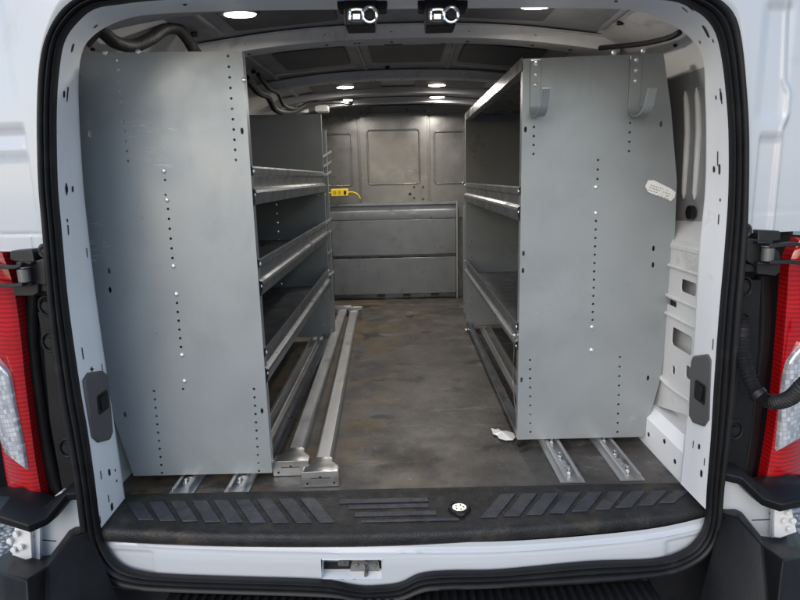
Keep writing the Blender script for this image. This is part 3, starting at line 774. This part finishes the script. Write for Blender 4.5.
# slots behind the first bow
each('bow_slot_cover', BOWG, van, [lambda q, a=a: q.box(a[0], a[1], 2.44, 2.475, zr(0)-.040, zr(0)-.028) for a in ((-.46,-.34),(-.20,-.05),(.02,.17),(.36,.44))])
# rear header inner box (dark glossy underside behind the opening)
rows = [[Vector((x, y, zz)) for y, zz in ((1.64, None),(1.645,None),(1.70,None),(1.78,None),(1.80,None))] for x in ()]
rows = []
for k in range(41):
    x = -.78+1.56*k/40; e = .05*(abs(x)/.78)**3
    rows.append([Vector((x,1.642,1.395-e)), Vector((x,1.66,1.386-e)), Vector((x,1.76,1.396-e)), Vector((x,1.775,1.42-e)), Vector((x,1.78,1.455-e))])
m = MB(); m.loft(rows); m.build('header_rail', ROOFG, van, ang=45, norm=False)
# cant rails along both sides
for side in (-1,1):
    prof = [(.97,1.22),(.945,1.225),(.91,1.27),(.85,1.35),(.74,1.405),(.70,1.425),(.70,1.46)]
    rows = [[Vector((side*(x-.02*(y<1.7)), y, z)) for x, z in prof] for y in (1.60,1.8,2.2,2.6,3.4,4.75)]
    m = MB(); m.loft(rows); m.mat(1)
    n = Vector((-side*.74,0,-.67)).normalized()
    for (y, f, w, h) in ((1.95,.35,.012,.035),(2.0,.6,.010,.022),(1.80,.35,.012,.03),(1.83,.55,.010,.018),(2.2,.4,.012,.03),(2.55,.4,.012,.03),(3.0,.5,.012,.03)):
        c = Vector((side*.91,y,1.27)).lerp(Vector((side*.85,y,1.35)), f) + n*.001
        m.cyl(c, n, w*.6, .001, 10); m.cyl(c+Vector((0,.012,.0)), n, h*.28, .001, 10)
    m.build('cant_rail', [BOWG, DARK], van, ang=35, norm=False)
# upper wiring at the left and clutter near the front
P = cr([at(84,42,Y=1.78), at(98,30,Y=1.80), at(115,42,Y=1.84), at(132,46,Y=1.90), at(150,39,Y=1.95), at(165,29,Y=2.0), at(178,29,Y=2.05), at(188,40,Y=2.10), at(197,54,Y=2.15), at(215,70,Y=2.3)], 12)
m = MB(); m.tube(P, .019, 12); m.build('wiring_loom', CABLE, van, label='thick black wiring loom looping under the roof')
P = cr([at(246,78,Y=2.7), at(258,92,Y=2.9), at(268,97,Y=3.1), at(276,110,Y=3.3), at(292,112,Y=3.6), at(310,104,Y=3.8), at(335,101,Y=4.1), at(352,103,Y=4.3)], 8)
for r_, of in ((.016,0),(.010,1)):
    m = MB(); m.tube([q+Vector((.03,.1,.03))*of for q in P], r_, 8); m.build('wiring_loom', CABLE, van)
P = cr([at(600,48,Y=2.3), at(640,44,Y=2.1), at(668,38,Y=1.95), at(680,32,Y=1.9)], 8)
m = MB(); m.tube(P, .009, 8); m.build('wiring_loom', CABLE, van)
q0 = at(302,112,Y=3.9)
each('cable_connector', [BOWG], van, [lambda q: q.cyl(q0, (0.1,-.2,1), .045, .07, 14, .035), lambda q: q.prism([q0+Vector((x,0,z)) for x,z in rect(-.30,-.12,-.03,.05,.02)], (0,.1,0)), lambda q: q.prism([q0+Vector((x,0,z)) for x,z in rect(.08,.16,.0,.04,.01)], (0,.1,0))], bevel=.004)
each('grommet', RUBBER, van, [lambda q, a=a: q.cyl(at(*a, Y=4.60), (0,-1,0), .02, .03, 14) for a in ((360,99),(421,98))])
# lamps
for (px, py, Y) in ((240,14,1.98),(536,5.5,1.93),(345,87,3.55),(437,85,3.55),(345,100,4.08),(437,97,4.08)):
    q = at(px, py, Y=Y); z = zr(q.x)-.012
    q = at(px, py, Z=z-.003)
    m = MB(); m.loft([[Vector((q.x+rx*math.cos(2*PI*k/24), q.y+.035/.055*rx*math.sin(2*PI*k/24), zz)) for k in range(24)] for rx, zz in ((.062,z+.02),(.062,z-.001),(.054,z-.004))], True, True)
    b = m.build('ceiling_lamp', GREYP, van)
    m = MB(); m.loft([[Vector((q.x+rx*math.cos(2*PI*k/24), q.y+.6*rx*math.sin(2*PI*k/24), zz)) for k in range(24)] for rx, zz in ((.050,z-.004),(.046,z-.008),(.02,z-.011))], True, True)
    m.build('lamp_lens', LAMP, b)
    ld = bpy.data.lights.new('lamp_light', 'AREA'); ld.shape = 'DISK'; ld.size = .07; ld.energy = 4.0 if Y > 4 else 1.6 if Y > 3 else 1.4; ld.color = (1,.94,.86)
    lo = bpy.data.objects.new('lamp_light', ld); C.objects.link(lo); lo.location = (q.x, q.y, z-.016); lo.parent = b; lo.matrix_parent_inverse = parent_inv(b)

# ---- bulkhead
YB = 4.66
m = MB()
def pt(px, py, d=0): q = at(px, py, Y=YB); return (q.x, q.z)
m.plate([(-.97,0),(.97,0),(.95,1.46),(-.95,1.46)], [], lambda x, z: (x, YB+.01, z), (0,.02,0))
bk = m.build('bulkhead', STEEL, van)
m = MB()
def zpan(L, r=.02):
    return L
def panel(outl, push, inset=None, rr=.02):
    """pressed sheet with a sunk window field and a raised rim"""
    global m
    x0,x1,z0,z1 = outl
    H = [rect(*inset, rr)] if inset else []
    m.plate(rect(x0,x1,z0,z1,.03), H, lambda x, z: (x, YB-push, z), (0,.012,0))
    if inset:
        R = [Vector((x, YB-push-.001, z)) for x, z in rect(*inset, rr, 5)]; R.append(R[0])
        m.tube(R, .0065, 6)
        m.plate(rect(inset[0]-.003,inset[1]+.003,inset[2]-.003,inset[3]+.003,rr), [], lambda x, z: (x, YB-push+.008, z), (0,.003,0))
cx0, cx1 = pt(359,114)[0], pt(427,114)[0]
panel((cx0, cx1, .62, pt(390,113)[1]), .012, (pt(367,130)[0], pt(419,130)[0], pt(390,184)[1], pt(390,130)[1]))
m.build('bulkhead_door', STEEL, bk, bevel=.002, label='steel centre panel with a sunk square field')
for nm, a, b, inx in (('l', pt(322,114)[0], cx0-.018, (pt(326,135)[0], pt(351,135)[0])), ('r', cx1+.018, pt(470,114)[0], (pt(434,131)[0], pt(464,131)[0]))):
    m = MB(); panel((a, b, .62, pt(390,114)[1]-.01), .006, (inx[0], inx[1], pt(340,186)[1], pt(340,134)[1])); m.build('bulkhead_panel', STEEL, bk, bevel=.002)
each('bolt_hole', DARK, bk, [lambda q, a=a: q.cyl(at(*a,Y=YB-.0125),(0,-1,0),.008 if a[0]!=410 else .011,.002,10) for a in ((414,187),(423,187),(410,194),(414,198),(423,199))])

# ================================================================== shelving units
def lip_profile(h):
    # (toward the aisle, z from the top down)
    return [(.0,0),(.004,.001),(.006,-.004),(.006,-.022),(-.004,-.030),(-.006,-.050),(-.004,-.058),(.010,-.066),(.013,-.074),(.006,-h+.008),(.004,-h),(-.008,-h-.001)]
def shelving(side, Xa, prof, Y0, Y1, lips, label, toplip, holesets, rivets, slotsets):
    t = thing('shelving_unit', label, 'shelf', ((Xa+side*.5*.46) , Y0, .028))
    # end panels with real punched holes; outline follows the body side
    def endp(Y, nm, full):
        H = []
        if full:
            for (x, z0, z1, n, x2) in holesets:
                for k in range(n):
                    f = k/(n-1) if n > 1 else 0
                    H.append(circ(x+(x2-x)*f, z0+(z1-z0)*f, .0040, 8))
            for (x, z) in slotsets: H.append(circ(x, z, .0048, 8, 2.0))
        else:
            for xx in (Xa+side*.035, Xa+side*.27):
                for k in range(16): H.append(circ(xx, .10+.05*k, .0045, 8))
        m = MB(); m.plate(prof, H, lambda x, z: (x, Y, z), (0,.0025,0))
        # folded flanges along the edges
        n = len(prof)
        for i in range(n):
            a, b = prof[i], prof[(i+1)%n]
            A, B = Vector((a[0],Y+.0025,a[1])), Vector((b[0],Y+.0025,b[1])); d = (B-A)
            cen = Vector((sum(p[0] for p in prof)/n, Y, sum(p[1] for p in prof)/n))
            nn = Vector((d.z,0,-d.x)).normalized()
            if nn.dot(cen-A) < 0: nn = -nn
            m.prism([A, B, B+nn*.002, A+nn*.002], (0,.028,0))
        o = m.build('end_panel', SHELF, t)
        if full:
            each('rivet', BOLT, o, [lambda q, x=x, z=z: q.dome((x, Y-.0002, z), (0,-1,0), .0078, .005) for x, z in rivets])
        return o
    ep = endp(Y0, 'end_panel', True); endp(Y1, 'end_panel', False)
    for (zt, h) in lips:
        m = MB(); P = lip_profile(h)
        m.loft([[Vector((Xa - side*dx*1.0, y, zt+dz)) for dx, dz in P] for y in (Y0+.004, Y1-.002)])
        lo = m.build('shelf_lip', SHELF2, t, ang=20, norm=False)
        m = MB(); xw = Xa+side*.47
        m.plate([(Xa+side*.006, Y0+.006),(xw, Y0+.006),(xw, Y1-.004),(Xa+side*.006, Y1-.004)], [], lambda x, y: (x, y, zt-h+.004), (0,0,.002))
        m.build('shelf_tray', SHELF2, t)
        each('bolt', BOLT, lo, [lambda q, yy=yy, dz=dz: q.dome((Xa-side*.006, yy, zt+dz), (-side,0,0), .006, .004) for yy in (Y0+.012, Y1-.014) for dz in (-.014,-.080)])
    # back sheet against the body
    zl = [l[0]-l[1] for l in lips]
    m = MB(); m.loft([[Vector((Xa+side*d, y, z)) for d, z in ((.475,.30),(.475,1.10),(.432,1.275))] for y in (Y0+.032, Y1-.004)]); m.build('back_sheet', SHELF2, t, norm=False)
    # bottom angle
    m = MB(); m.loft([[Vector((Xa+side*.0, y, .055)), Vector((Xa+side*.002, y, .030)), Vector((Xa+side*.035, y, .028)), Vector((Xa+side*.036,y,.045))] for y in (Y0+.004, Y1-.002)]); m.build('base_angle', SHELF2, t, ang=20, norm=False)
    if toplip:
        m = MB(); m.plate([(Xa, Y0+.004),(Xa+side*.40, Y0+.004),(Xa+side*.40, Y1),(Xa, Y1)], [], lambda x, y: (x, y, 1.272), (0,0,.002))
        m.loft([[Vector((Xa-side*.002, y, 1.285)), Vector((Xa-side*.004, y, 1.245)), Vector((Xa+side*.02, y, 1.238)), Vector((Xa+side*.022, y, 1.25))] for y in (Y0+.004, Y1)])
        m.build('top_shelf', STEEL, t, norm=False)
    return t, ep
# left
YL = 1.742
lx = lambda px, py: (lambda q: (q.x, q.z))(at(px, py, Y=YL))
def hs(f, a, b, n): (x0,z0),(x1,z1) = f(*a), f(*b); return (x0, z0, z1, n, x1)
profL = [(-.425,.030),(-.862,.030),(-.905,.24),(-.922,.45),(-.924,.70),(-.912,.90),(-.879,1.235),(-.866,1.286),(-.424,1.280)]
TL, EPL = shelving(-1, -.425, profL, YL, 3.40, ((.972,.108),(.705,.108),(.435,.108)),
  'grey steel shelving unit along the left wall, without ladder hooks', False,
  [hs(lx,(117,60),(128,161),11), hs(lx,(228,56),(236,160),11), hs(lx,(165,180),(165.5,195),2), hs(lx,(168,209),(172.5,258),6), hs(lx,(177,303),(181,347),6), hs(lx,(183,389),(183,390),1) , hs(lx,(154,391),(162,473),11), hs(lx,(254,389),(259,471),11)],
  [lx(*p) for p in ((164,171),(167,200),(173.5,266),(176.5,294),(182,355),(184.5,381),(105,53),(138,52),(244,80))],
  [lx(*p) for p in ((242,131),(90,134),(125,414.5),(262,411),(109,271),(110,290))])
# right
YR = 1.945
rx = lambda px, py: (lambda q: (q.x, q.z))(at(px, py, Y=YR))
profR = [(.385,.030),(.824,.030),(.868,.24),(.884,.45),(.886,.66),(.879,.90),(.846,1.12),(.812,1.284),(.384,1.278)]
TR, EPR = shelving(1, .385, profR, YR, 3.60, ((.893,.108),(.445,.092)),
  'grey steel shelving unit along the right wall, with two ladder hooks and a sticker', True,
  [hs(rx,(534,127),(533.5,154),4), hs(rx,(630,123),(629,151),4), hs(rx,(598,160),(597.5,179),3), hs(rx,(596,221),(592.5,320),13), hs(rx,(530,360),(530.5,432),9), hs(rx,(620,357),(617.5,432),9)],
  [rx(*p) for p in ((596,187),(596,213),(592,327),(591.5,350),(614,53),(643.5,51))],
  [rx(*p) for p in ((525.5,129.5),(661,124),(523.5,253.5),(523,270.5),(653.5,248.5),(653,265),(648,378),(521.5,380))])
# ladder hooks
for (xa, xb, py) in ((530,541,57),(630,642,53)):
    a, b = at(xa, py+2, Y=YR), at(xb, py+2, Y=YR)
    x0, x1 = a.x+.001, b.x-.001; zt = a.z-.004; zb = at(xa, 106, Y=YR).z; r = .036; ry = .056
    path = [(0,zt),(0,zt-.05),(0,zb)] + [(-(ry-ry*math.cos(t)), zb-r*math.sin(t)) for t in [PI*k/12 for k in range(1,12)]] + [(-2*ry,zb),(-2*ry-.010,zb+.020),(-2*ry-.016,zb+.034)]
    rows = []
    for k, (dy, z) in enumerate(path):
        p = Vector((0, YR-.004+dy, z)); 
        q0 = path[max(k-1,0)]; q1 = path[min(k+1,len(path)-1)]; t = Vector((0,q1[0]-q0[0],q1[1]-q0[1])).normalized(); n = Vector((0,t.z,-t.y))*.002; tq = max(0, (k-4)/(len(path)-5)); xl_ = x0+.008*tq
        rows.append([p+Vector((xl_,0,0))+n, p+Vector((x1,0,0))+n, p+Vector((x1,0,0))-n, p+Vector((xl_,0,0))-n])
    m = MB(); m.loft(rows, True, True); h = m.build('ladder_hook', SHELF, TR, bevel=.001, ang=30)
    each('rivet', BOLT, h, [lambda q, k=k: q.dome(((x0+x1)/2, YR-.006, zt-.012-.030*k), (0,-1,0), .0075, .005) for k in range(3)])
# sticker
m = MB(); c = at(660,190.5,Y=YR-.003); ca, sa = math.cos(-.33), math.sin(-.33)
out = [(-.048,.018),(-.030,.024),(.030,.016),(.050,.010),(.053,-.006),(.046,-.020),(.010,-.019),(-.034,-.016),(-.050,-.002)]
tf = lambda x, z, d=0: c+Vector((x*ca-z*sa, -d, x*sa+z*ca))
m.mat(0).add([tf(x,z) for x,z in out], [tuple(range(len(out)))])
m.mat(1)
for k in range(4):
    zz = .008-.008*k; x = -.036
    while x < .034:
        w = random.uniform(.003,.009)
        if random.random() < .6: m.add([tf(x,zz,.0006),tf(x+w,zz,.0006),tf(x+w,zz-.0025,.0006),tf(x,zz-.0025,.0006)], [(0,1,2,3)])
        x += w+.003
m.build('sticker', [PAPER, INK], EPR, norm=False, smooth=False, label='torn white sticker with faded small print')
# far post and clips of the right unit
m = MB(); m.prism([Vector((x,y,.03)) for x,y in ((.405,3.93),(.425,3.93),(.425,3.955),(.44,3.955),(.44,3.965),(.405,3.965))], (0,0,.71)); m.build('support_post', SHELF, TR, bevel=.001)
each('clip', ZINC, TR, [lambda q, a=a: q.cyl(at(*a,X=.384),(-1,0,0),.008,.012,8) for a in ((467,330),(515.5,335))])
P = cr([at(510,322,X=.372), at(514,345,X=.374), at(513,372,X=.376), at(514,398,X=.376), at(516,412,X=.380)], 6)
m = MB(); m.tube(P, .0014, 6); m.build('loose_cord', STEEL, TR)
# clips at the far end of the left unit
def fclip(q, a):
    c = at(*a, Y=3.43); q.prism([c+Vector((x,0,z)) for x,z in ((-.03,-.018),(.018,.012),(.018,.026),(-.03,-.002))], (0,.03,0))
each('shelf_clip', ZINC, TL, [lambda q, a=a: fclip(q, a) for a in ((328,155),(328,165),(328,175),(328,222),(328,234),(329,254),(331,275))], bevel=.001)
m = MB(); m.box(-.425,-.41,3.465,3.495,.03,1.20); m.build('support_post', SHELF, TL)

# ---- low cabinet against the bulkhead
cab = thing('low_cabinet', 'low grey steel cabinet with two drop panels against the front bulkhead', 'cabinet', (-.03,4.58,0))
x0, x1 = -.535, .415
zt = at(400,202.5,Y=4.58).z; z2 = at(400,219,Y=4.58).z; z3 = at(400,255,Y=4.58).z; z4 = at(400,258,Y=4.58).z; z5 = at(400,294,Y=4.58).z
m = MB(); m.loft([[Vector((x, y, z)) for y, z in ((4.645,zt),(4.60,zt),(4.585,zt-.003),(4.583,zt-.018),(4.592,zt-.026),(4.594,zt-.055),(4.586,zt-.064),(4.583,zt-.078),(4.588,z2),(4.594,z2-.004))] for x in (x0, x1)]); m.build('top_lip', SHELF2, cab, ang=20, norm=False)
m = MB(); m.box(x0,x1,4.590,4.600,z3,z2-.005); m.build('front_panel', SHELF2, cab, bevel=.003)
m = MB(); m.box(x0,x1,4.588,4.598,z5,z4); m.build('front_panel', SHELF2, cab, bevel=.003)
each('side_panel', SHELF, cab, [lambda q, a=a: q.box(a,a+.010,4.58,4.648,.005,zt) for a in (x0-.012,x1+.002)])
each('bracket', HINGE, cab, [lambda q, a=a: q.box(a,a+.06,4.586,4.60,z5-.02,z5-.002) for a in (-.20,.0,.22)])

# ---- loose cargo bars
def bar(x0, y0, x1, y1, label):
    t = thing('cargo_bar', label, 'metal bar', ((x0+x1)/2, (y0+y1)/2, 0), 'loose metal bars on the van floor')
    a = Vector((x0,y0,0)); b = Vector((x1,y1,0)); d = (b-a).normalized(); s = Vector((d.y,-d.x,0)); 
    def T(u, v, z): return a+d*u+s*v+Vector((0,0,z))
    L_ = (b-a).length; w = .026
    prof = [(-w,.004),(-w,.036),(-w+.006,.042),(w-.006,.042),(w,.036),(w,.004)]
    m = MB(); m.loft([[T(u,v,z) for v,z in prof] for u in (.05,L_*.5,L_-.05)], True, True)
    m.build('tube', ALU, t, ang=30)
    for e, sg in ((0,1),(L_,-1)):
        m = MB()
        W = .056
        # saddle widening toward the end plate
        rows = [[T(e+sg*u, v, z) for v, z in ((-ww,.003),(-ww,hh),(-ww+.008,hh+.004),(ww-.008,hh+.004),(ww,hh),(ww,.003))] for u, ww, hh in ((.004,W,.046),(.045,W,.046),(.085,.032,.043),(.11,.030,.043))]
        m.loft(rows, True, True)
        m.prism([T(e, v, z) for v, z in rect(-W-.001,W+.001,.002,.052,.004)], (-sg*d)*-.004)
        m.mat(1)
        for v in (-.04,.0,.042): m.cyl(T(e-sg*.0005, v, .014 if v else .034), -sg*d, .004, .001, 8)
        m.prism([T(e-sg*.001,v,z) for v,z in rect(-.03,.03,.030,.032)], -sg*d*.0008)
        m.build('end_bracket', [ZINC, DARK], t, bevel=.0015)
    return t
bar(-.372,1.775,-.425,4.16, 'square aluminium bar lying on the floor closest to the left shelving unit')
bar(-.268,1.700,-.345,4.12, 'square aluminium bar lying on the floor on the aisle side, nearest the rear step')

# ---- mounting rails
def rail(x0, y0, y1, label):
    t = thing('mounting_rail', label, 'rail', (x0, (y0+y1)/2, 0), 'slotted rails under the shelving units')
    w = .026; P = [(-w-.012,.0015),(-w-.012,.004),(-w,.005),(-w,.022),(-w+.004,.025),(-w+.012,.025),(-w+.012,.022),(-w+.004,.021),(-w+.004,.006),(w-.004,.006),(w-.004,.021),(w-.012,.022),(w-.012,.025),(w-.004,.025),(w,.022),(w,.005),(w+.012,.004),(w+.012,.0015)]
    m = MB(); m.loft([[Vector((x0+v, y, z)) for v, z in P] for y in (y0, y1)], True, True); m.build('channel', ALU, t, ang=20)
    def bl(q, yy): q.cyl((x0,yy,.006),(0,0,1),.012,.010,6); q.cyl((x0,yy,.0158),(0,0,1),.006,.010,10)
    each('bolt', ZINC, t, [lambda q, yy=yy: bl(q, yy) for yy in (y0+.05, y0+.16, y0+.27)], bevel=.001)
    each('washer_plate', ZINC, t, [lambda q: q.box(x0-.018,x0+.018,y0+.09,y0+.13,.006,.012)], bevel=.001)
rail(-.690,1.672,3.5,'slotted metal floor rail beneath the left shelving unit, nearer the wall')
rail(-.522,1.672,3.5,'slotted metal floor rail beneath the left shelving unit, nearer the loose bars')
rail(.507,1.690,3.6,'slotted metal floor rail beneath the right shelving unit, nearer the aisle')
rail(.692,1.695,3.6,'slotted metal floor rail beneath the right shelving unit, nearer the wall')

# ---- yellow outlet box and cord
q = at(340,192.5,Y=4.57); 
t = thing('outlet_box', 'yellow plastic outlet box with a yellow cord on the left end of the low cabinet', 'power strip', (q.x, 4.57, q.z-.03))
m = MB(); m.prism([Vector((q.x+x, 4.53, q.z+z)) for x, z in rect(-.063,.063,-.026,.028,.008)], (0,.045,0)); m.build('housing', YEL, t, bevel=.003)
sk = mat('dark_yellow_socket', (.45,.28,.01), .5); qc = q
each('socket_face', sk, t, [lambda q, xx=xx: q.prism([Vector((qc.x+xx+x, 4.529, qc.z+z)) for x, z in rect(-.012,.012,-.014,.014,.004)], (0,.002,0)) for xx in (-.035,.0)])
m = MB(); m.prism([Vector((q.x+.042+x, 4.526, q.z+z)) for x, z in rect(-.009,.009,-.014,.014,.003)], (0,.004,0)); m.build('switch', PLAST, t)
m = MB(); m.tube(cr([q+Vector((.06,-.02,0)), q+Vector((.10,-.02,.0)), q+Vector((.135,-.01,-.02)), q+Vector((.15,0,-.05))],6), .005, 8); m.build('cord', YEL, t)
m = MB(); m.tube(cr([q+Vector((-.06,-.02,0)), q+Vector((-.09,-.03,-.004)), q+Vector((-.12,-.03,-.03)), q+Vector((-.13,-.02,-.08))],6), .005, 8); m.build('cord', YEL, t)

# ---- scrap of paper
m = MB(); P = [(491,428),(494,430),(498,428.5),(500,431),(506,430.5),(514,433),(515.5,437),(513,440),(506,440.5),(499,438.5),(497,435.5),(493,434)]
vs = [at(x,y,Z=.006+.006*((i*37)%5)/5) for i,(x,y) in enumerate(P)]
cen = sum(vs, Vector((0,0,0)))/len(vs)+Vector((0,0,.010))
m.add(vs+[cen], [(i,(i+1)%len(vs),len(vs)) for i in range(len(vs))])
tag(m.build('paper_scrap', PAPER, norm=False, smooth=False), 'torn scrap of white paper on the floor beside the right shelving unit', 'paper')

# ================================================================== camera, light
cd = bpy.data.cameras.new('camera'); co = bpy.data.objects.new('camera', cd); C.objects.link(co)
from mathutils import Matrix
Mx = Matrix((RT, UP, -FW)).transposed().to_4x4(); Mx.translation = CAM
co.matrix_world = Mx; cd.sensor_width = 36; cd.lens = 27.0; cd.clip_start = .05; cd.clip_end = 1000
S.camera = co
w = bpy.data.worlds.new('World'); S.world = w; w.use_nodes = True
nt = w.node_tree; sky = nt.nodes.new('ShaderNodeTexSky'); sky.sky_type = 'NISHITA'; sky.sun_disc = False
EL, AZ = math.radians(32), math.radians(205)
sky.sun_elevation = EL; sky.sun_rotation = AZ
sky.air_density = 1.0; sky.dust_density = 1.0; sky.ozone_density = 1.0
bg = nt.nodes['Background']; bg.inputs['Strength'].default_value = .14
nt.links.new(sky.outputs[0], bg.inputs['Color'])
sl = bpy.data.lights.new('sun', 'SUN'); sl.energy = .68; sl.angle = math.radians(50); sl.color = (1,.97,.93)
sn = bpy.data.objects.new('sun', sl); C.objects.link(sn)
sd = Vector((math.sin(AZ)*math.cos(EL), math.cos(AZ)*math.cos(EL), math.sin(EL)))   # toward the sun
sn.rotation_euler = sd.to_track_quat('Z', 'Y').to_euler(); sn.location = sd*20
S.view_settings.view_transform = 'Standard'; S.view_settings.look = 'None'; S.view_settings.gamma = 1; S.view_settings.exposure = 0.82
